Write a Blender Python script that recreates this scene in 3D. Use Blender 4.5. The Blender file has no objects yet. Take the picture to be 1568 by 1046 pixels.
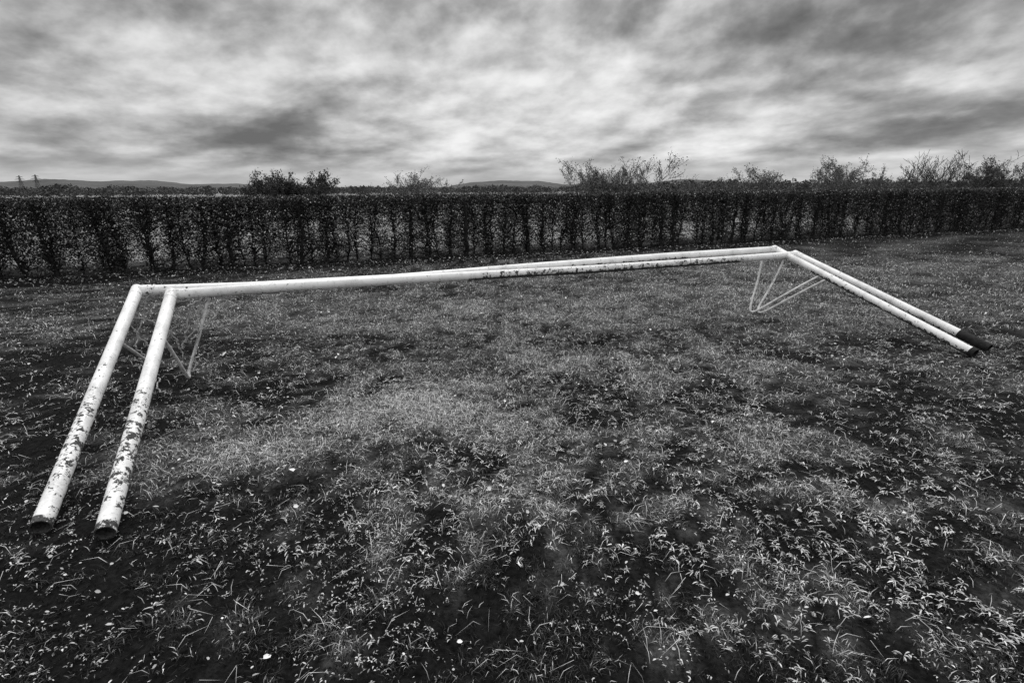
import bpy, math, random
import numpy as np
from mathutils import Vector
rng=np.random.default_rng(7); random.seed(7)
scene=bpy.context.scene
R=math.radians

# ---------------- helpers ----------------
def mk(name, verts, faces, mats, attrs=None, smooth=False, parent=None, matidx=None):
    verts=np.asarray(verts,dtype=np.float32).reshape(-1,3)
    me=bpy.data.meshes.new(name)
    faces=[np.asarray(f,dtype=np.int32) for f in faces if len(f)]
    loops=np.concatenate([f.ravel() for f in faces])
    tot=np.concatenate([np.full(len(f),f.shape[1],dtype=np.int32) for f in faces])
    st=np.concatenate([[0],np.cumsum(tot)[:-1]]).astype(np.int32)
    me.vertices.add(len(verts)); me.vertices.foreach_set('co',verts.ravel())
    me.loops.add(len(loops)); me.loops.foreach_set('vertex_index',loops)
    me.polygons.add(len(tot)); me.polygons.foreach_set('loop_start',st)
    try: me.polygons.foreach_set('loop_total',tot)
    except Exception: pass
    if smooth: me.polygons.foreach_set('use_smooth',np.ones(len(tot),dtype=bool))
    if attrs:
        for k,v in attrs.items():
            a=me.attributes.new(k,'FLOAT','POINT'); a.data.foreach_set('value',np.asarray(v,dtype=np.float32))
    for m in (mats if isinstance(mats,list) else [mats]): me.materials.append(m)
    if matidx is not None: me.polygons.foreach_set('material_index',np.asarray(matidx,dtype=np.int32))
    me.update(calc_edges=True); me.validate()
    o=bpy.data.objects.new(name,me); scene.collection.objects.link(o)
    if parent: o.parent=parent
    return o

class VN:
    def __init__(s,seed): s.g=np.random.default_rng(seed).random((256,256))
    def __call__(s,x,y):
        x=np.asarray(x,float);y=np.asarray(y,float)
        xi=np.floor(x).astype(int);yi=np.floor(y).astype(int);fx=x-xi;fy=y-yi
        fx=fx*fx*(3-2*fx);fy=fy*fy*(3-2*fy)
        g=s.g;a=g[xi%256,yi%256];b=g[(xi+1)%256,yi%256];c=g[xi%256,(yi+1)%256];d=g[(xi+1)%256,(yi+1)%256]
        return (a*(1-fx)+b*fx)*(1-fy)+(c*(1-fx)+d*fx)*fy
N1,N2,N3,N4=VN(1),VN(2),VN(3),VN(4)
def fbm(N,x,y,o=4):
    r=0;a=.5;t=0
    for i in range(o):
        r=r+a*N(x+17*i,y+9*i);t+=a;a*=.55
        x,y=(x*.8-y*.6)*2.03,(x*.6+y*.8)*2.03
    return r/t

def nodes_mat(name):
    m=bpy.data.materials.new(name); m.use_nodes=True
    nt=m.node_tree; b=nt.nodes['Principled BSDF']; return m,nt,b
def nd(nt,t,**k):
    n=nt.nodes.new(t)
    for a,v in k.items(): setattr(n,a,v)
    return n
def math_n(nt,op,a,b=None,c=None,clamp=False):
    n=nt.nodes.new('ShaderNodeMath'); n.operation=op; n.use_clamp=clamp
    for i,v in enumerate((a,b,c)):
        if v is None: continue
        if isinstance(v,(int,float)): n.inputs[i].default_value=v
        else: nt.links.new(v,n.inputs[i])
    return n.outputs[0]
def mrange(nt,v,a,b,c,d,smooth=False):
    n=nt.nodes.new('ShaderNodeMapRange')
    if smooth: n.interpolation_type='SMOOTHSTEP'
    nt.links.new(v,n.inputs[0])
    for i,x in zip((1,2,3,4),(a,b,c,d)):
        if isinstance(x,(int,float)): n.inputs[i].default_value=x
        else: nt.links.new(x,n.inputs[i])
    return n.outputs[0]
def noise(nt,vec,scale,detail=4,rough=.5,dist=0):
    n=nt.nodes.new('ShaderNodeTexNoise'); n.inputs['Scale'].default_value=scale
    n.inputs['Detail'].default_value=detail; n.inputs['Roughness'].default_value=rough; n.inputs['Distortion'].default_value=dist
    if vec is not None: nt.links.new(vec,n.inputs['Vector'])
    return n.outputs['Fac']
def gray(nt,v):
    c=nt.nodes.new('ShaderNodeCombineColor')
    for i in range(3): nt.links.new(v,c.inputs[i])
    return c.outputs[0]

def attr_leaf_mat(name,attr='shade',rough=.6,trans=0,spec=.3):
    m,nt,b=nodes_mat(name)
    a=nd(nt,'ShaderNodeAttribute',attribute_name=attr)
    g=gray(nt,a.outputs['Fac'])
    if spec==0:
        df=nd(nt,'ShaderNodeBsdfDiffuse'); nt.links.new(g,df.inputs[0]); nt.links.new(df.outputs[0],nt.nodes['Material Output'].inputs[0]); nt.nodes.remove(b); return m
    nt.links.new(g,b.inputs['Base Color']); b.inputs['Roughness'].default_value=rough
    b.inputs['Specular IOR Level'].default_value=spec
    return m

def flat_mat(name,v,var=.3,scale=5,rough=.85):
    m,nt,b=nodes_mat(name)
    tc=nd(nt,'ShaderNodeTexCoord')
    n=noise(nt,tc.outputs['Object'],scale,5,.6)
    nt.links.new(gray(nt,mrange(nt,n,.3,.7,v*(1-var),v*(1+var))),b.inputs['Base Color'])
    b.inputs['Roughness'].default_value=rough; b.inputs['Specular IOR Level'].default_value=.2
    return m

# ---------------- camera ----------------
cam=bpy.data.cameras.new('camera'); co=bpy.data.objects.new('camera',cam); scene.collection.objects.link(co)
cam.lens=18; cam.sensor_width=36; cam.clip_end=20000; cam.clip_start=.05
co.location=(0,0,1.6); co.rotation_euler=(R(90-16.6),R(.25),0)
scene.camera=co
scene.view_settings.view_transform='Standard'; scene.view_settings.look='None'; scene.view_settings.exposure=0

# ---------------- world ----------------
w=bpy.data.worlds.new('World'); scene.world=w; w.use_nodes=True
nt=w.node_tree; bg=nt.nodes['Background']; L=nt.links
bg.inputs[1].default_value=.1
SUN_EL,SUN_AZ=52,-12
sky=nd(nt,'ShaderNodeTexSky',sky_type='NISHITA'); sky.sun_disc=False
sky.sun_elevation=R(SUN_EL); sky.sun_rotation=R(SUN_AZ)
bw=nd(nt,'ShaderNodeRGBToBW'); L.new(sky.outputs[0],bw.inputs[0])
tc=nd(nt,'ShaderNodeTexCoord'); gen=tc.outputs['Generated']
sep=nd(nt,'ShaderNodeSeparateXYZ'); L.new(gen,sep.inputs[0])
zc=math_n(nt,'MAXIMUM',sep.outputs[2],0.0)
lz=math_n(nt,'MULTIPLY',math_n(nt,'LOGARITHM',math_n(nt,'ADD',zc,.10),math.e),.56)
lz=math_n(nt,'MULTIPLY_ADD',sep.outputs[0],-.14,lz)
cmb=nd(nt,'ShaderNodeCombineXYZ'); L.new(sep.outputs[0],cmb.inputs[0]); L.new(sep.outputs[1],cmb.inputs[1]); L.new(lz,cmb.inputs[2])
P=cmb.outputs[0]
def dens(Pv):
    a=noise(nt,Pv,3.0,2,.5,0)
    b=noise(nt,Pv,7.0,9,.53,.08)
    return math_n(nt,'MULTIPLY_ADD',a,.75,b)
D0=dens(P)
off=nd(nt,'ShaderNodeVectorMath',operation='ADD'); L.new(P,off.inputs[0]); off.inputs[1].default_value=(-.008,0,.034)
D1=dens(off.outputs[0])
emb=math_n(nt,'MULTIPLY',math_n(nt,'SUBTRACT',D0,D1),1.9)
v=mrange(nt,D0,.64,1.12,.90,.24)
v=math_n(nt,'ADD',v,emb)
wn=nd(nt,'ShaderNodeTexNoise'); wn.inputs['Scale'].default_value=7; wn.inputs['Detail'].default_value=6; L.new(gen,wn.inputs['Vector'])
sub=nd(nt,'ShaderNodeVectorMath',operation='SUBTRACT'); L.new(wn.outputs['Color'],sub.inputs[0]); sub.inputs[1].default_value=(.5,.5,.5)
scl=nd(nt,'ShaderNodeVectorMath',operation='MULTIPLY_ADD'); L.new(sub.outputs[0],scl.inputs[0]); scl.inputs[1].default_value=(.35,.35,.16); L.new(gen,scl.inputs[2])
W=scl.outputs[0]
def blob(v,az,el,raz,rel,amp):
    d=Vector((math.sin(R(az))*math.cos(R(el)),math.cos(R(az))*math.cos(R(el)),math.sin(R(el))))
    s=nd(nt,'ShaderNodeVectorMath',operation='SUBTRACT'); L.new(W,s.inputs[0]); s.inputs[1].default_value=d
    rt=nd(nt,'ShaderNodeVectorRotate',rotation_type='Z_AXIS'); L.new(s.outputs[0],rt.inputs['Vector']); rt.inputs['Angle'].default_value=R(az)
    m=nd(nt,'ShaderNodeVectorMath',operation='MULTIPLY'); L.new(rt.outputs[0],m.inputs[0]); m.inputs[1].default_value=(1/math.sin(R(raz)),.5,1/math.sin(R(rel)))
    ln=nd(nt,'ShaderNodeVectorMath',operation='LENGTH'); L.new(m.outputs[0],ln.inputs[0])
    f=mrange(nt,ln.outputs['Value'],0,1,amp,0,True)
    return math_n(nt,'ADD',v,f)
for b_ in [(3,9,24,9,.22),(-23,5.2,9,3,-.34),(33,13,19,5.5,-.34),(43,9,14,6,-.2),(-30,12,18,6,.18),(-42,4.5,14,3,-.14),(22,7,18,3,.10),(-8,16,18,4,.06)]:
    v=blob(v,*b_)
rmp=nd(nt,'ShaderNodeValToRGB'); L.new(v,rmp.inputs[0])
e=rmp.color_ramp.elements
e[0].position=0; e[0].color=(.11,.11,.11,1); e[1].position=1; e[1].color=(.90,.90,.90,1)
for p_,c_ in [(.25,.21),(.45,.36),(.62,.53),(.8,.72)]:
    x=e.new(p_); x.color=(c_,c_,c_,1)
cv=nd(nt,'ShaderNodeRGBToBW'); L.new(rmp.outputs[0],cv.inputs[0]); cv=cv.outputs[0]
hz=mrange(nt,sep.outputs[2],0.0,.06,1,0,True)
hm=nd(nt,'ShaderNodeMix'); L.new(math_n(nt,'MULTIPLY',hz,.75),hm.inputs[0]); L.new(cv,hm.inputs[2]); hm.inputs[3].default_value=.48
cv=hm.outputs[0]
top=mrange(nt,sep.outputs[2],.36,.75,0,1,True)
tm=nd(nt,'ShaderNodeMix'); L.new(top,tm.inputs[0]); L.new(cv,tm.inputs[2]); tm.inputs[3].default_value=1.35
cv=math_n(nt,'MULTIPLY',tm.outputs[0],10)
fm=nd(nt,'ShaderNodeMix'); fm.inputs[0].default_value=.06; L.new(cv,fm.inputs[2]); L.new(bw.outputs[0],fm.inputs[3])
L.new(gray(nt,fm.outputs[0]),bg.inputs[0])

sl=bpy.data.lights.new('sun','SUN'); so=bpy.data.objects.new('sun',sl); scene.collection.objects.link(so)
sl.energy=1.5; sl.angle=R(12); sl.color=(1,.995,.985)
d=Vector((math.sin(R(SUN_AZ))*math.cos(R(SUN_EL)),math.cos(R(SUN_AZ))*math.cos(R(SUN_EL)),math.sin(R(SUN_EL))))
so.rotation_euler=d.to_track_quat('Z','Y').to_euler(); so.location=(0,0,30)

# ---------------- ground ----------------
HD=np.array([.936,.352]); HN=np.array([-.352,.936]); HO=np.array([0,13.15])
def hedge_coords(x,y):
    dx=x-HO[0];dy=y-HO[1]
    return dx*HD[0]+dy*HD[1], dx*HN[0]+dy*HN[1]
def gz(x,y):
    r=np.hypot(x,y-4)
    return (fbm(N1,x*.9,y*.9,3)-.5)*.05*np.clip(1-r/60,0,1)
def G(x,y,cx,cy,rx,ry): return np.exp(-(((x-cx)/rx)**2+((y-cy)/ry)**2))
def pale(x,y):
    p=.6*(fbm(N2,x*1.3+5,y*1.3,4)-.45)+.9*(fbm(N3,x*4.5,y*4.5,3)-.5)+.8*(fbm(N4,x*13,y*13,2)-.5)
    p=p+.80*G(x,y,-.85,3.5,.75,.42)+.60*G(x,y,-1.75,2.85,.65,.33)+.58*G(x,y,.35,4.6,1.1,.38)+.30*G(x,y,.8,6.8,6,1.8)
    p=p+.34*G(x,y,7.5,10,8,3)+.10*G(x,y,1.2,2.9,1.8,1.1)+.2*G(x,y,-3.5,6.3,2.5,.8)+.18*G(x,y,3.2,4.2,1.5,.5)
    p=p-.30*G(x,y,.3,1.1,3.2,.7)-.24*G(x,y,-5,3.2,2.2,2.5)-.20*G(x,y,4.8,3.0,2.4,2.0)-.25*G(x,y,-2.0,1.4,1.1,.9)  # vignette put into the turf tone: darkened toward near edge and sides
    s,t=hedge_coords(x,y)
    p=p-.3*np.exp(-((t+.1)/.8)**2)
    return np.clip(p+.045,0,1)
n=420; t=np.linspace(-1,1,n); c=.5*np.sinh(t*np.arcsinh(9000/.5))
X,Y=np.meshgrid(c,c+4,indexing='ij'); Z=gz(X,Y)
V=np.stack([X,Y,Z],-1).reshape(-1,3); I=np.arange(n*n).reshape(n,n)
F=np.stack([I[:-1,:-1],I[1:,:-1],I[1:,1:],I[:-1,1:]],-1).reshape(-1,4)
s,tt=hedge_coords(X,Y)
m,nt,b=nodes_mat('turf_soil')
a=nd(nt,'ShaderNodeAttribute',attribute_name='pale'); a2=nd(nt,'ShaderNodeAttribute',attribute_name='field')
tc=nd(nt,'ShaderNodeTexCoord')
f1=noise(nt,tc.outputs['Object'],35,6,.7); f2=noise(nt,tc.outputs['Object'],3,5,.6); f3=noise(nt,tc.outputs['Object'],.09,6,.6)
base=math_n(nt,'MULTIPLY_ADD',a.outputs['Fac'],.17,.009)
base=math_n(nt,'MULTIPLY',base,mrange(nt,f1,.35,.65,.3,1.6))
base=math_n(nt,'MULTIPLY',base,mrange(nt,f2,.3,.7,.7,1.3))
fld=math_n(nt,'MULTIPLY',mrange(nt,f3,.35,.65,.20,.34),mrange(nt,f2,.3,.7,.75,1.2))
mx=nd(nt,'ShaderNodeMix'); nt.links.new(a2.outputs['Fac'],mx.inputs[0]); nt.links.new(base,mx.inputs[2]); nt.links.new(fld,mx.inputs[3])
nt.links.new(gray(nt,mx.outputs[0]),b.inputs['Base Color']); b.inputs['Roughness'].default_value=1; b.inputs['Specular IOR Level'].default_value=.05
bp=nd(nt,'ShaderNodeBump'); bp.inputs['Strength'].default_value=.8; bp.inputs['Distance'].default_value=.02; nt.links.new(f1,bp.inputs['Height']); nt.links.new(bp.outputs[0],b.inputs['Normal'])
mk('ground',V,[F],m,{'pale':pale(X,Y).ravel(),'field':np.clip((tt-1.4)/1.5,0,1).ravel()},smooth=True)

# ---------------- grass ----------------
def radial(nn,rmin,rmax,r0,ang=60):
    rr=np.linspace(rmin,rmax,4000); wgt=rr/(1+(rr/r0)**2); cdf=np.cumsum(wgt); cdf/=cdf[-1]
    r=np.interp(rng.random(nn),cdf,rr); th=R(90)+R(ang)*(rng.random(nn)*2-1)
    return r*np.cos(th),r*np.sin(th),r
def blades(x,y,r,h,wd,lean,shade):
    n=len(x); z=gz(x,y)-.004
    az=rng.random(n)*2*np.pi; dx,dy=np.cos(az),np.sin(az)
    wa=az+np.pi/2+rng.normal(0,.5,n); wx,wy=np.cos(wa)*wd/2,np.sin(wa)*wd/2
    V=np.zeros((n,5,3))
    V[:,0]=np.stack([x-wx,y-wy,z],-1);V[:,1]=np.stack([x+wx,y+wy,z],-1)
    mx,my,mz=x+dx*h*lean*.3,y+dy*h*lean*.3,z+h*.6
    V[:,2]=np.stack([mx+wx*.85,my+wy*.85,mz],-1);V[:,3]=np.stack([mx-wx*.85,my-wy*.85,mz],-1)
    V[:,4]=np.stack([x+dx*h*lean,y+dy*h*lean,z+h*(1-.45*np.clip(lean-.4,0,1.4))],-1)
    b=np.arange(n)*5
    q=np.stack([b,b+1,b+2,b+3],-1); t=np.stack([b+3,b+2,b+4],-1)
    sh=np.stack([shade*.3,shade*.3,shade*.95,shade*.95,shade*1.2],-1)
    return V.reshape(-1,3),q,t,sh.ravel()
grass_mat=attr_leaf_mat('grass_blade',spec=0)
NB=900000
x,y,r=radial(NB,.8,28,2.6)
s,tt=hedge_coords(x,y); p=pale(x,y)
clump=fbm(N4,x*10,y*10,2)
keep=(rng.random(NB)<np.clip(.24+p*1.3+(clump-.5)*2.2,.05,1))&(tt<.2)
x,y,r,p,clump=[q[keep] for q in (x,y,r,p,clump)]
nb=len(x)
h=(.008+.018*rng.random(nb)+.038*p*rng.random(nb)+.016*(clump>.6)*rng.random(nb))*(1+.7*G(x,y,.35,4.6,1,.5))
wd=.0013+.0012*rng.random(nb)+.0007*r
u=rng.random(nb)
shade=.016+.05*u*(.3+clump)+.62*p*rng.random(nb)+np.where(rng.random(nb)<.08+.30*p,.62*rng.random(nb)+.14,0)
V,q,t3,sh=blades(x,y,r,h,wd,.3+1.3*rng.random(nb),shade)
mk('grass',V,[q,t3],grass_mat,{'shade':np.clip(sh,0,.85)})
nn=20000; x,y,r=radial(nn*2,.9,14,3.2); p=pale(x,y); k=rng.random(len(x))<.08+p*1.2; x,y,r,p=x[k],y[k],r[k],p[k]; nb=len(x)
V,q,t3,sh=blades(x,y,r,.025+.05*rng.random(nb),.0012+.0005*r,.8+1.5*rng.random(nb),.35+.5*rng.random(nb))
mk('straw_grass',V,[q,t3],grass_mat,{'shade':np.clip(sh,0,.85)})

# ---------------- weed rosettes ----------------
def rosettes(name,nr,rmin,rmax,kmin,kmax,lr,shd,sel,wr=(.16,.16)):
    x,y,r=radial(nr,rmin,rmax,3.2,56); k=sel(x,y); x,y,r=x[k],y[k],r[k]
    cnt=rng.integers(kmin,kmax,len(x)); idx=np.repeat(np.arange(len(x)),cnt); n=len(idx)
    cs=rng.random(len(x))
    az=rng.random(n)*2*np.pi; ln=lr[0]+(lr[1]-lr[0])*rng.random(n)*(.5+cs[idx]*.8); ln*= 1+.04*r[idx]
    wd=ln*(wr[0]+wr[1]*rng.random(n)); el=.1+.7*rng.random(n)
    cx=x[idx]+rng.normal(0,.005,n); cy=y[idx]+rng.normal(0,.005,n); cz=gz(cx,cy)+.006+.012*rng.random(n)
    dx,dy=np.cos(az),np.sin(az); sx,sy=-dy,dx
    def pt(f,off,dz): 
        return np.stack([cx+dx*ln*f*np.cos(el)+sx*wd*off,cy+dy*ln*f*np.cos(el)+sy*wd*off,cz+ln*(np.sin(el)*f-.45*f*f)+dz*wd],-1)
    V=np.stack([pt(0,0,0),pt(.35,.4,.25),pt(.35,0,0),pt(.35,-.4,.25),pt(.7,.5,.25),pt(.7,0,0),pt(.7,-.5,.25),pt(1,0,0)],1)
    b=np.arange(n)*8
    q=np.concatenate([np.stack([b+1,b+2,b+5,b+4],-1),np.stack([b+2,b+3,b+6,b+5],-1)])
    t=np.concatenate([np.stack([b,b+2,b+1],-1),np.stack([b,b+3,b+2],-1),np.stack([b+4,b+5,b+7],-1),np.stack([b+5,b+6,b+7],-1)])
    sh=np.repeat((shd[0]+(shd[1]-shd[0])*(.3+.7*cs[idx])*rng.random(n)),8)
    mk(name,V.reshape(-1,3),[q,t],attr_leaf_mat(name+'_leaf',rough=.5,spec=.4),{'shade':sh})
rosettes('broadleaf_weeds',24000,.9,14,6,12,(.012,.034),(.12,.85),lambda x,y:(rng.random(len(x))<np.clip(.08+1.2*(fbm(N3,x*.8+3,y*.8,3)-.38)+.35*G(x,y,2,3,2.8,2),0,1)*np.clip(fbm(N2,x*4,y*4,2)*2.6-.6,.12,1.3)),(.10,.11))
rosettes('clover_patches',42000,.9,14,3,6,(.007,.016),(.06,.75),lambda x,y:(rng.random(len(x))<np.clip((fbm(N2,x*1.7+30,y*1.7,3)-.40)*2.5,.04,1)),(.2,.2))

# ---------------- fallen leaves ----------------
def scatter_leaves(name,x,y,size,shade):
    n=len(x); az=rng.random(n)*2*np.pi; dx,dy=np.cos(az),np.sin(az); sx,sy=-dy,dx
    z=gz(x,y)+.012+.02*rng.random(n); tl=rng.normal(0,.35,n); tl2=rng.normal(0,.35,n)
    def pt(a,o,c): return np.stack([x+(dx*a+sx*o)*size,y+(dy*a+sy*o)*size,z+size*(a*tl+o*tl2+c)],-1)
    V=np.stack([pt(-.5,0,0),pt(-.25,.3,.12),pt(.15,.34,.14),pt(.5,0,.05),pt(.15,-.34,.14),pt(-.25,-.3,.12),pt(-.15,0,-.02),pt(.2,0,-.02)],1)
    b=np.arange(n)*8
    t=np.concatenate([np.stack([b,b+6,b+1],-1),np.stack([b,b+5,b+6],-1),np.stack([b+2,b+7,b+3],-1),np.stack([b+7,b+4,b+3],-1)])
    q=np.concatenate([np.stack([b+1,b+6,b+7,b+2],-1),np.stack([b+6,b+5,b+4,b+7],-1)])
    mk(name,V.reshape(-1,3),[q,t],attr_leaf_mat(name+'_mat'),{'shade':np.repeat(shade,8)})
x,y,r=radial(1800,1,14,3.5); 
k=rng.random(len(x))<.4+.6*(x<-1); x,y,r=x[k],y[k],r[k]
size=.008+.018*rng.random(len(x))**2+.0014*r
hs=rng.random(2600)*46-16; ht=-.15-np.abs(rng.normal(0,.45,2600)); hx=HO[0]+hs*HD[0]+ht*HN[0]; hy=HO[1]+hs*HD[1]+ht*HN[1]
bx=np.array([-1.3,-.88,.68,-2.9,.1,-1.1,-3.7,1.9]); by=np.array([2.67,1.43,2.75,4.9,3.3,2.3,4.4,3.6])
X_=np.concatenate([x,hx,bx]);Y_=np.concatenate([y,hy,by])
S_=np.concatenate([size,.02+.03*rng.random(2600),[.045,.03,.03,.05,.025,.025,.05,.03]])
scatter_leaves('fallen_leaves',X_,Y_,S_,np.concatenate([.3+.5*rng.random(len(x)),.12+.5*rng.random(2600)**2,np.full(8,.75)]))

# ---------------- segments helper ----------------
def segmesh(P0,P1,r0,r1,sides=3):
    P0=np.asarray(P0,float);P1=np.asarray(P1,float);r0=np.asarray(r0,float);r1=np.asarray(r1,float)
    d=P1-P0; d/=np.maximum(np.linalg.norm(d,axis=1,keepdims=True),1e-6)
    ref=np.where(np.abs(d[:,2:3])>.9,np.array([[1.,0,0]]),np.array([[0,0,1.]]))
    a=np.cross(d,ref); a/=np.linalg.norm(a,axis=1,keepdims=True); b=np.cross(d,a)
    n=len(P0); V=np.zeros((n,2*sides,3))
    for i in range(sides):
        an=2*np.pi*i/sides; o=a*math.cos(an)+b*math.sin(an)
        V[:,i]=P0+o*r0[:,None]; V[:,sides+i]=P1+o*r1[:,None]
    B=np.arange(n)*2*sides
    F=np.concatenate([np.stack([B+i,B+(i+1)%sides,B+sides+(i+1)%sides,B+sides+i],-1) for i in range(sides)])
    return V.reshape(-1,3),F
def leafmesh(C,size,nrm_bias=None):
    n=len(C); a=rng.normal(size=(n,3)); a/=np.linalg.norm(a,axis=1,keepdims=True)
    b=np.cross(a,rng.normal(size=(n,3))); b/=np.linalg.norm(b,axis=1,keepdims=True)
    s=size[:,None]
    V=np.stack([C-a*s*.5,C+b*s*.3,C+a*s*.5,C-b*s*.3],1)
    return V.reshape(-1,3),np.arange(n*4).reshape(n,4)

# ---------------- hedge ----------------
bark=flat_mat('hedge_bark',.018,.5,8)
hleaf=attr_leaf_mat('hedge_leaf',rough=.5,spec=.4)
S0,S1=-18.,38.; TH=.7; HT=1.46
def top_h(s): return HT+.04*(N1(s*.6,3.3)-.5)+.0035*np.clip(s,0,40)
st=np.arange(S0,S1,.27); st=st+rng.normal(0,.08,len(st)); ns=len(st)
big=rng.random(ns)<.34
P0=[];P1=[];A=[];B_=[]
def tw(s,t,z): return np.stack([HO[0]+s*HD[0]+t*HN[0],HO[1]+s*HD[1]+t*HN[1],z],-1)
tb=np.where(big,TH*(.05+.2*rng.random(ns)),TH*(.12+.5*rng.random(ns))); cs,ct,cz=st.copy(),tb.copy(),np.full(ns,-.03)
rad=np.where(big,.040+.03*rng.random(ns),.015+.012*rng.random(ns)); stem_pts=[(cs,ct,cz)]
for i in range(6):
    n_s=cs+rng.normal(0,.03,ns); n_t=ct+rng.normal(0,.03,ns); n_z=cz+(top_h(st)-.04)/6
    P0.append(tw(cs,ct,cz));P1.append(tw(n_s,n_t,n_z)); A.append(rad*(1-.12*i));B_.append(rad*(1-.12*(i+1)))
    cs,ct,cz=n_s,n_t,n_z; stem_pts.append((cs,ct,cz))
SP=np.array(stem_pts)
def branches(per,l0,l1,rr,upm):
    idx=np.repeat(np.arange(ns),per); n=len(idx); f=rng.random(n)*5.6+.25; i=np.floor(f).astype(int); fr=f-i
    c=SP[i,:,idx]*(1-fr)[:,None]+SP[i+1,:,idx]*fr[:,None]
    d=np.stack([rng.normal(0,1,n),rng.normal(0,.55,n),upm+rng.normal(0,.5,n)],-1); d/=np.linalg.norm(d,axis=1,keepdims=True)
    ln=(l0+(l1-l0)*rng.random(n))/3
    for k in range(3):
        d2=d+rng.normal(0,.35,(n,3)); d2/=np.linalg.norm(d2,axis=1,keepdims=True)
        e=c+d2*ln[:,None]; e[:,1]=np.clip(e[:,1],-.03,TH+.03); e[:,2]=np.clip(e[:,2],.03,top_h(e[:,0])+.04*rng.random(n))
        P0.append(tw(c[:,0],c[:,1],c[:,2]));P1.append(tw(e[:,0],e[:,1],e[:,2])); A.append(rr*(1-.25*k)*np.ones(n));B_.append(rr*(1-.25*(k+1))*np.ones(n)); c=e
branches(26,.3,.8,.012,.9); branches(170,.15,.45,.006,.5)
V,F=segmesh(np.concatenate(P0),np.concatenate(P1),np.concatenate(A),np.concatenate(B_))
def hl(n,zf,size,sh,thr=None):
    s=S0+(S1-S0)*rng.random(n); t=rng.random(n)*TH; z=zf(n)*top_h(s)
    if thr is not None:
        dens=thr(s,z); k=rng.random(n)<dens; s,t,z=s[k],t[k],z[k]
    n=len(s); sz=size[0]+(size[1]-size[0])*rng.random(n)
    V,F=leafmesh(tw(s,t,z),sz); return V,F,np.repeat(sh(n),4)
stemd=np.sort(st[big])
def near_big(s):
    i=np.clip(np.searchsorted(stemd,s),1,len(stemd)-1); return np.minimum(np.abs(s-stemd[i]),np.abs(s-stemd[i-1]))
def body(s,z):
    d=.65*np.exp(-(near_big(s)/.12)**2)+np.clip((fbm(N3,s*2.2,z*2.6,3)-.46)*3.2,0,.8)+np.clip((z-.68)*1.6,0,1)+.21
    return d*np.clip((z-.02)/.22,.35,1)
dk=lambda n:np.where(rng.random(n)<.13,.2+.5*rng.random(n),.010+.035*rng.random(n))  # dark leaves, plus scattered light ones with glossy glints put into their colour
parts=[hl(760000,lambda n:rng.random(n),(.028,.052),dk,body),
       hl(110000,lambda n:1-.16*rng.random(n)**1.3,(.025,.05),lambda n:.012+.03*rng.random(n)),
       hl(9000,lambda n:1+.03*rng.random(n),(.02,.04),dk)]
LV=[];LF=[];LS=[];o=0
for a_,b__,c_ in parts: LV.append(a_);LF.append(b__+o);LS.append(c_);o+=len(a_)
allV=np.concatenate([V]+LV); allF=np.concatenate([F]+[f+len(V) for f in LF])
sh=np.concatenate([np.full(len(V),.03)]+LS)
mi=np.concatenate([np.zeros(len(F)),np.ones(len(allF)-len(F))])
mk('hedge',allV,[allF],[bark,hleaf],{'shade':sh},matidx=mi)

# ---------------- shrubs behind hedge ----------------
twig=flat_mat('twig_bark',.06,.4,6)
sleaf=attr_leaf_mat('shrub_leaf')
def shrub(x,y,h,wd,stems,leaf,shade,upright=.5,lsz=.07,rs=1.0):
    seg=[];tips=[]
    def grow(p,d,ln,r,dep):
        k=3
        for i in range(k):
            d=(d+Vector((random.gauss(0,.18),random.gauss(0,.18),random.gauss(.06*upright,.1)))).normalized()
            q=p+d*ln/k; seg.append((p,q,r*(1-.2*i),r*(1-.2*(i+1)))); p=q
            if q.z>h*.35: tips.append(q)
            if dep>0:
                for _ in range(random.choice((1,1,2))):
                    a=random.random()*6.283; sp=.35+.5*random.random()
                    dd=(d+Vector((math.cos(a)*sp,math.sin(a)*sp,.25*upright))).normalized()
                    grow(q,dd,ln*(.45+.25*random.random()),r*.5,dep-1)
    for i in range(stems):
        a=random.random()*6.283; rr=wd*.30*math.sqrt(random.random())
        b=Vector((x+rr*math.cos(a),y+rr*math.sin(a),-.05))
        out=.35*(wd/h)
        d=Vector((math.cos(a)*out*random.random(),math.sin(a)*out*random.random(),1)).normalized()
        grow(b,d,h*(.55+.25*random.random()),.028*rs,3)
    P0=np.array([s[0] for s in seg]);P1=np.array([s[1] for s in seg]);r0=np.maximum([s[2] for s in seg],.009*rs);r1=np.maximum([s[3] for s in seg],.006*rs)
    zmax=np.percentile(P1[:,2],98.5); sc=h/zmax
    P0[:,2]*=sc;P1[:,2]*=sc
    V,F=segmesh(P0,P1,r0,r1)
    T=np.array(tips); T[:,2]*=sc
    T=T[rng.integers(0,len(T),leaf)]+rng.normal(0,.07,(leaf,3))
    LV,LF=leafmesh(T,lsz*(.6+.8*rng.random(leaf)))
    mk('shrub',np.concatenate([V,LV]),[np.concatenate([F,LF+len(V)])],[twig,sleaf],
       {'shade':np.concatenate([np.full(len(V),.05),np.repeat(shade*(.5+rng.random(leaf)),4)])},
       matidx=np.concatenate([np.zeros(len(F)),np.ones(len(LF))]))
shrub(-13.4,30,2.35,3.0,14,14000,.03,.9,.09)
shrub(-11.7,30,2.30,2.8,12,12000,.03,1.0,.09)
shrub(-4.6,28,2.25,3.0,14,6000,.14,.8,.07)
shrub(4.4,26,2.6,1.6,10,6500,.16,.9,.07)
shrub(5.9,26,2.8,1.8,11,7500,.16,1.0,.07)
shrub(15.3,32,2.6,2.5,9,6000,.11,.7,.08)
shrub(20.4,34,3.15,3.0,9,7500,.11,.7,.08)
shrub(25.6,36,2.5,4.2,10,7500,.07,.6,.08)
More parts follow.
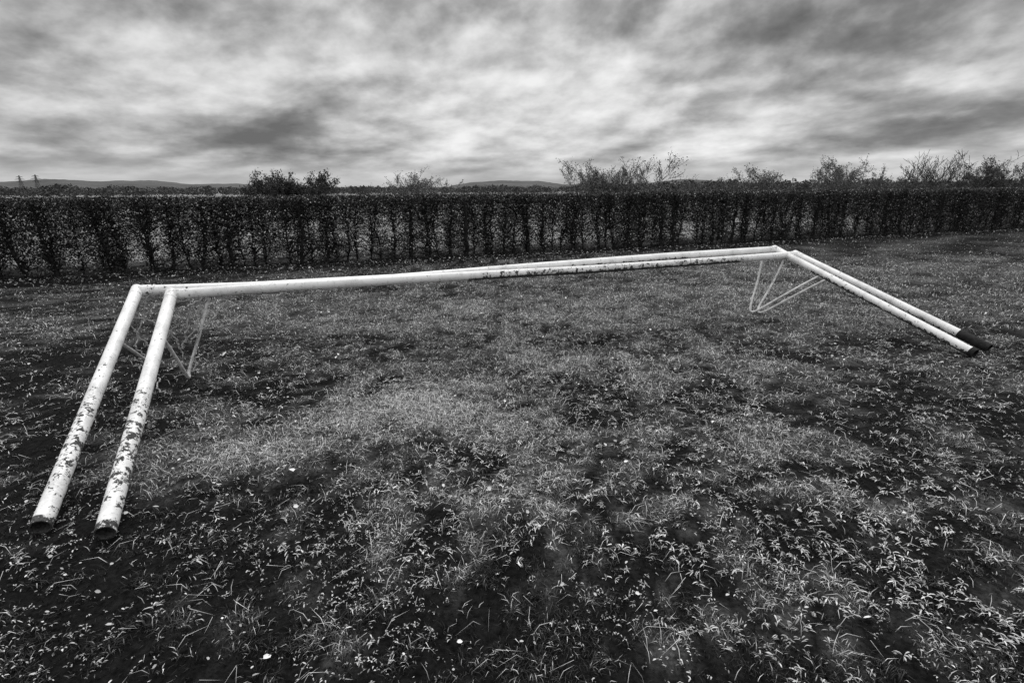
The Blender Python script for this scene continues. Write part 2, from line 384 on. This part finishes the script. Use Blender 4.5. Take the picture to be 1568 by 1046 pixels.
shrub(29.3,36,3.6,3.2,10,1500,.07,1.3,.07,1.5)
shrub(35.0,38,3.2,4.0,11,11000,.05,.6,.09)
shrub(9.8,30,2.0,3.0,7,3000,.10,.6,.07)
shrub(12.2,31,2.05,2.4,7,3000,.08,.6,.07)

# ---------------- distant trees ----------------
def dist_trees(name,n,az0,az1,D0,D1,hf,shade):
    Cs=[];Ss=[];Sh=[]
    for i in range(n):
        az=R(az0+(az1-az0)*random.random()); D=D0+(D1-D0)*random.random(); x,y=math.sin(az)*D,math.cos(az)*D
        h=hf(math.degrees(az))*(.7+.5*random.random()); wd=h*(.8+.8*random.random()); m_=90
        v=rng.normal(size=(m_,3)); v/=np.linalg.norm(v,axis=1,keepdims=True); v*=(.55+.45*rng.random((m_,1)))
        Cs.append(np.stack([x+v[:,0]*wd*.6,y+v[:,1]*wd*.6,h*.5+v[:,2]*h*.5],-1)); Ss.append(np.full(m_,h*.22)); Sh.append(np.full(m_,shade*(.6+.8*random.random())))
    V,F=leafmesh(np.concatenate(Cs),np.concatenate(Ss)*(.6+.7*rng.random(len(np.concatenate(Ss)))))
    mk(name,V,[F],attr_leaf_mat(name+'_foliage'),{'shade':np.repeat(np.concatenate(Sh),4)})
dist_trees('distant_trees',1500,-58,58,170,280,lambda a:2.3+.9*(fbm(N4,a*.5+50,2.,2)*2-.6)+.9*np.clip((a-5)/20,0,1),.05)

# ---------------- hills ----------------
az=np.linspace(-75,75,500)
prof=[(-75,10),(-48,28),(-44,52),(-41,74),(-38,60),(-34,68),(-31,42),(-27,48),(-24,22),(-14,14),(-7,18),(-4.5,54),(-1,68),(3,60),(6,30),(14,36),(17,66),(20,60),(23,40),(30,28),(38,36),(46,20),(75,10)]
H=np.interp(az,[p[0] for p in prof],[p[1] for p in prof])+7*(fbm(N2,az*.8,0*az,4)-.5)+4*(fbm(N3,az*4,0*az,3)-.5)
rows=[]
for k,(D,f) in enumerate([(3600,-.05),(3900,.45),(4300,.82),(4700,1.0),(5300,.8),(6200,.0)]):
    rows.append(np.stack([np.sin(np.radians(az))*D,np.cos(np.radians(az))*D,H*f*1.05+(4*(N1(az*2,k*3.+0*az)-.5) if 0<k<3 else 0)],-1))
V=np.array(rows); I=np.arange(V.shape[0]*500).reshape(V.shape[0],500)
F=np.stack([I[:-1,:-1],I[:-1,1:],I[1:,1:],I[1:,:-1]],-1).reshape(-1,4)
mk('hills',V.reshape(-1,3),[F],flat_mat('hill_moor',.06,.45,.004),smooth=True)

# ---------------- pylons ----------------
steel=flat_mat('galvanised_steel',.12,.2,1)
def pylon(x,y,h,ang):
    seg=[]
    def lv(z):
        w_=h*.13*(1-z/h)**1.2+h*.018; return [Vector((sx*w_,sy*w_,z)) for sx,sy in ((1,1),(-1,1),(-1,-1),(1,-1))]
    zs=[h*f for f in (0,.15,.3,.43,.55,.65,.74,.82,.9,1)]
    for a_,b_ in zip(zs[:-1],zs[1:]):
        A_,B2=lv(a_),lv(b_)
        for i in range(4):
            seg+= [(A_[i],B2[i]),(A_[i],B2[(i+1)%4]),(A_[(i+1)%4],B2[i]),(B2[i],B2[(i+1)%4])]
    for z,l in ((.62,.2),(.76,.26),(.9,.18)):
        for s_ in (1,-1):
            tip=Vector((s_*h*l,0,h*z)); 
            for q in lv(h*z): seg.append((q,tip))
            for q in lv(h*(z+.05)): seg.append((q,tip))
            seg.append((tip,tip-Vector((0,0,h*.04))))
    ca,sa=math.cos(ang),math.sin(ang)
    T=lambda v:(x+v.x*ca-v.y*sa,y+v.x*sa+v.y*ca,v.z)
    V,F=segmesh([T(a) for a,b in seg],[T(b) for a,b in seg],np.full(len(seg),.18),np.full(len(seg),.18),4)
    mk('electricity_pylon',V,[F],steel)
pylon(-880,960,28,.3); pylon(-780,880,27,.3)

# ---------------- football goals ----------------
m,nt,b=nodes_mat('flaking_white_paint')
tc=nd(nt,'ShaderNodeTexCoord'); O=tc.outputs['Object']
a=nd(nt,'ShaderNodeAttribute',attribute_name='wear')
c1=noise(nt,O,23,7,.68,.3); c2=noise(nt,O,80,4,.6); 
cc=math_n(nt,'MULTIPLY_ADD',c2,.35,math_n(nt,'MULTIPLY',c1,1.0))
thr=math_n(nt,'ADD',cc,math_n(nt,'MULTIPLY',a.outputs['Fac'],.30))
chip=mrange(nt,thr,.845,.865,0,1)
halo=mrange(nt,thr,.79,.86,0,.4)
d1=noise(nt,O,5,6,.6); d2=noise(nt,O,90,3,.6); d3=noise(nt,O,28,6,.7)
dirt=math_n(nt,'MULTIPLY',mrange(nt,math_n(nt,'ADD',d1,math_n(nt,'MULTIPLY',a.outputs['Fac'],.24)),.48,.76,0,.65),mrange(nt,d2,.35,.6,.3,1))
dirt=math_n(nt,'MAXIMUM',dirt,halo)
dirt=math_n(nt,'MAXIMUM',dirt,mrange(nt,d3,.54,.72,0,.5))
dm=nd(nt,'ShaderNodeMix'); nt.links.new(dirt,dm.inputs[0]); dm.inputs[2].default_value=.84; dm.inputs[3].default_value=.16
rust=mrange(nt,d2,.3,.7,.012,.09)
fm=nd(nt,'ShaderNodeMix'); nt.links.new(chip,fm.inputs[0]); nt.links.new(dm.outputs[0],fm.inputs[2]); nt.links.new(rust,fm.inputs[3])
nt.links.new(gray(nt,fm.outputs[0]),b.inputs['Base Color'])
nt.links.new(mrange(nt,chip,0,1,.45,.9),b.inputs['Roughness']); b.inputs['Specular IOR Level'].default_value=.4
hgt=math_n(nt,'SUBTRACT',math_n(nt,'MULTIPLY',d2,.15),chip)
bp=nd(nt,'ShaderNodeBump'); bp.inputs['Strength'].default_value=.7; bp.inputs['Distance'].default_value=.002; nt.links.new(hgt,bp.inputs['Height']); nt.links.new(bp.outputs[0],b.inputs['Normal'])
paint=m
dark=flat_mat('bare_rusty_steel',.02,.5,30)
rodm=flat_mat('galvanised_rod',.72,.3,25,.5)
cordm=flat_mat('net_cord',.40,.4,30)

def tube(name,path,rad,mat,parent,sides=20,wearf=None,step=.03,hollow=(False,False),wob=.0):
    pts=[Vector(p) for p in path]; rs=[rad]*len(pts) if isinstance(rad,(int,float)) else rad
    Q=[];RR=[];T=[]
    tot=sum((b-a).length for a,b in zip(pts[:-1],pts[1:])); acc=0
    for i,(a_,b_) in enumerate(zip(pts[:-1],pts[1:])):
        l=(b_-a_).length; k=max(1,int(l/step))
        for j in range(k): Q.append(a_.lerp(b_,j/k)); RR.append(rs[i]+(rs[i+1]-rs[i])*j/k); T.append((acc+l*j/k)/tot)
        acc+=l
    Q.append(pts[-1]);RR.append(rs[-1]);T.append(1)
    n=len(Q); V=[];Wr=[]
    tang=[(Q[min(i+1,n-1)]-Q[max(i-1,0)]).normalized() for i in range(n)]
    up=Vector((0,0,1)) if abs(tang[0].z)<.9 else Vector((1,0,0))
    a=tang[0].cross(up).normalized()
    def ring(q,a,b_,r,t,w=None):
        for k in range(sides):
            an=2*math.pi*k/sides; o=a*math.cos(an)+b_*math.sin(an)
            V.append(q+o*r); Wr.append(wearf(t,o) if (wearf and w is None) else (w or 0))
    fr=[]
    for i in range(n):
        t_=tang[i]; a=(a-t_*a.dot(t_)).normalized(); b_=t_.cross(a); fr.append((a.copy(),b_))
    if hollow[0]:
        for dd,f in ((.12,.86),(0,.86)): ring(Q[0]+tang[0]*dd,fr[0][0],fr[0][1],RR[0]*f,0,2)
    for i in range(n):
        ring(Q[i],fr[i][0],fr[i][1],RR[i]*(1+wob*math.sin(i*1.7)),T[i])
    if hollow[1]:
        for dd,f in ((0,.86),(-.12,.86)): ring(Q[-1]+tang[-1]*dd,fr[-1][0],fr[-1][1],RR[-1]*f,1,2)
    nr=len(V)//sides; F=[]
    for i in range(nr-1):
        for k in range(sides):
            F.append((i*sides+k,i*sides+(k+1)%sides,(i+1)*sides+(k+1)%sides,(i+1)*sides+k))
    V=[tuple(v) for v in V]
    c0=len(V); V.append(tuple(sum((Vector(v) for v in V[:sides]),Vector())/sides)); Wr.append(Wr[0])
    c1_=len(V); V.append(tuple(sum((Vector(v) for v in V[(nr-1)*sides:nr*sides]),Vector())/sides)); Wr.append(Wr[-2])
    Tn=[(c0,(k+1)%sides,k) for k in range(sides)]+[(c1_,(nr-1)*sides+k,(nr-1)*sides+(k+1)%sides) for k in range(sides)]
    o=mk(name,V,[np.array(F),np.array(Tn)],mat,{'wear':Wr},smooth=True,parent=parent)
    es=o.modifiers.new('es','EDGE_SPLIT'); es.split_angle=R(50)
    return o
def smooth_path(pts,n=3):
    P=[Vector(p) for p in pts]
    for _ in range(n):
        Q=[P[0]]
        for a,b in zip(P[:-1],P[1:]): Q+= [a.lerp(b,.25),a.lerp(b,.75)]
        Q.append(P[-1]); P=Q
    return P
PR=.045
def goal(fl,cl,cr,fr_,wl,wb,wr,black_tip,sup_l,sup_r,sag):
    e=bpy.data.objects.new('football_goal',None); scene.collection.objects.link(e)
    fl,cl,cr,fr_=map(Vector,(fl,cl,cr,fr_))
    ax=(cr-cl).normalized(); 
    dl=(cl-fl).normalized(); dr=(cr-fr_).normalized()
    tube('crossbar',[cl+ax*.03]+[cl.lerp(cr,f)-Vector((0,0,z)) for f,z in sag]+[cr-ax*.03],PR,paint,e,wearf=wb)
    tube('left_post',[fl,cl+dl*.02],PR,paint,e,wearf=wl,hollow=(True,False))
    tip=.125 if black_tip else .018
    tube('right_post',[fr_.lerp(cr,tip-.005),cr+dr*.02],PR,paint,e,wearf=wr)
    tube('right_post_socket',[fr_,fr_.lerp(cr,tip)],PR*1.05,dark,e,hollow=(True,False))
    low=lambda t,o:.25
    for nm,c,a_,d_ in (('left',cl,ax,dl),('right',cr,-ax,dr)):
        tube(nm+'_corner_cap',[c-d_*.09,c+d_*.035,c+d_*.05,c+d_*.056],[PR*1.05,PR*1.05,PR*.85,PR*.4],paint,e,wearf=low,step=.02)
        tube(nm+'_corner_sleeve',[c+a_*.02,c+a_*.14],PR*1.06,paint,e,wearf=low,step=.02)
        tube(nm+'_sleeve_bolt',[c+a_*.12+Vector((0,0,PR)),c+a_*.12+Vector((0,0,PR+.012))],.008,dark,e,sides=6)
    for i,s_ in enumerate(sup_l+sup_r):
        tube('net_support_%d'%(i+1),smooth_path(s_),.013,rodm,e,sides=8,step=.05)
    return e
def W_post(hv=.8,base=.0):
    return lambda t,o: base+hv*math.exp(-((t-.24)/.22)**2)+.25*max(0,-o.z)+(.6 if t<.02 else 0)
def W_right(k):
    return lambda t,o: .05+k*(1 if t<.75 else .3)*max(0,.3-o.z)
A_fl=(-2.28,2.11,.047);A_cl=(-3.22,4.33,.775);A_cr=(3.55,6.97,.80);A_fr=(4.48,4.72,.05)
B_fl=(-1.93,2.06,.05);B_cl=(-2.85,4.21,.765);B_cr=(3.78,6.86,.745);B_fr=(4.78,4.90,.047)
def lerp3(a,b,t): return tuple(a[i]+(b[i]-a[i])*t for i in range(3))
def sup(bar_pt,foot,post_pt):
    f=Vector(foot); b_=Vector(bar_pt); p=Vector(post_pt)
    return [b_, b_.lerp(f,.5), f+Vector((-.02,.03,.05)), f+Vector((0,0,.0)), f+(p-f)*.10+Vector((0,0,-.02)), p.lerp(f,.5), p]
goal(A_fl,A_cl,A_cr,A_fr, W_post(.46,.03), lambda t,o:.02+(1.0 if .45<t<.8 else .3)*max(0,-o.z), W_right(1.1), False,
     [sup((-3.02,4.40,.74),(-3.30,4.50,.02),lerp3(A_cl,A_fl,.32))],
     [sup((3.36,6.90,.77),(3.16,6.60,.02),lerp3(A_cr,A_fr,.30))],[(.12,.03),(.3,.045),(.5,.02),(.75,.0)])
goal(B_fl,B_cl,B_cr,B_fr, W_post(.50,.06),
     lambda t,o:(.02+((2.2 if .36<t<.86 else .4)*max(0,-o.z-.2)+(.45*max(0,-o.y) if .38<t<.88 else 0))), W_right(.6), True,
     [sup((-2.60,4.31,.73),(-2.84,4.22,.02),lerp3(B_cl,B_fl,.26)),],
     [sup((3.60,6.80,.71),(3.24,6.56,.02),lerp3(B_cr,B_fr,.26))],[(.12,-.006),(.3,0),(.55,.018),(.8,.012)])

def cords(start_end,nm):
    segs0=[];segs1=[]
    for a,b in start_end:
        a=Vector(a);b=Vector(b);k=14;p=a
        for i in range(1,k+1):
            t=i/k; q=a.lerp(b,t)+Vector((random.gauss(0,.008),random.gauss(0,.008),-math.sin(t*math.pi)*.05*(b-a).length+random.gauss(0,.006)))
            if i==k:q=b
            segs0.append(p);segs1.append(q);p=q
    V,F=segmesh(segs0,segs1,np.full(len(segs0),.0055),np.full(len(segs0),.0055),5)
    mk(nm,V,[F],cordm)
L_=[((-3.12,4.30,.73),(-3.25,4.2,.32)),((-3.25,4.2,.32),(-3.30,4.48,.05)),((-3.0,4.40,.73),(-3.3,4.4,.2)),((-3.22,4.2,.6),(-3.0,4.35,.45)),((-3.0,4.35,.45),(-3.28,4.45,.1)),((-3.18,4.1,.55),(-3.2,4.35,.25)),
 ((-2.78,4.1,.66),(-2.6,4.3,.74)),((-2.6,4.3,.74),(-2.8,4.2,.35)),((-2.72,4.26,.72),(-2.82,4.18,.3)),((-2.82,4.05,.62),(-2.84,4.2,.25)),((-2.66,4.28,.7),(-2.78,4.2,.1)),((-2.55,4.33,.73),(-2.46,4.36,.70)),((-2.46,4.36,.70),(-2.75,4.2,.38)),
 ((-3.1,4.2,.03),(-2.95,3.95,.03)),((-2.95,3.95,.03),(-2.78,3.85,.03))]
cords(L_,'torn_net')
cords([((3.4,6.9,.74),(3.3,6.7,.4)),((3.3,6.7,.4),(3.18,6.6,.05)),((3.5,6.6,.6),(3.3,6.68,.35)),((3.35,6.9,.74),(3.22,6.65,.2)),((3.5,6.85,.7),(3.45,6.72,.45)),((3.45,6.72,.45),(3.25,6.62,.15))],'torn_net')
print('built')
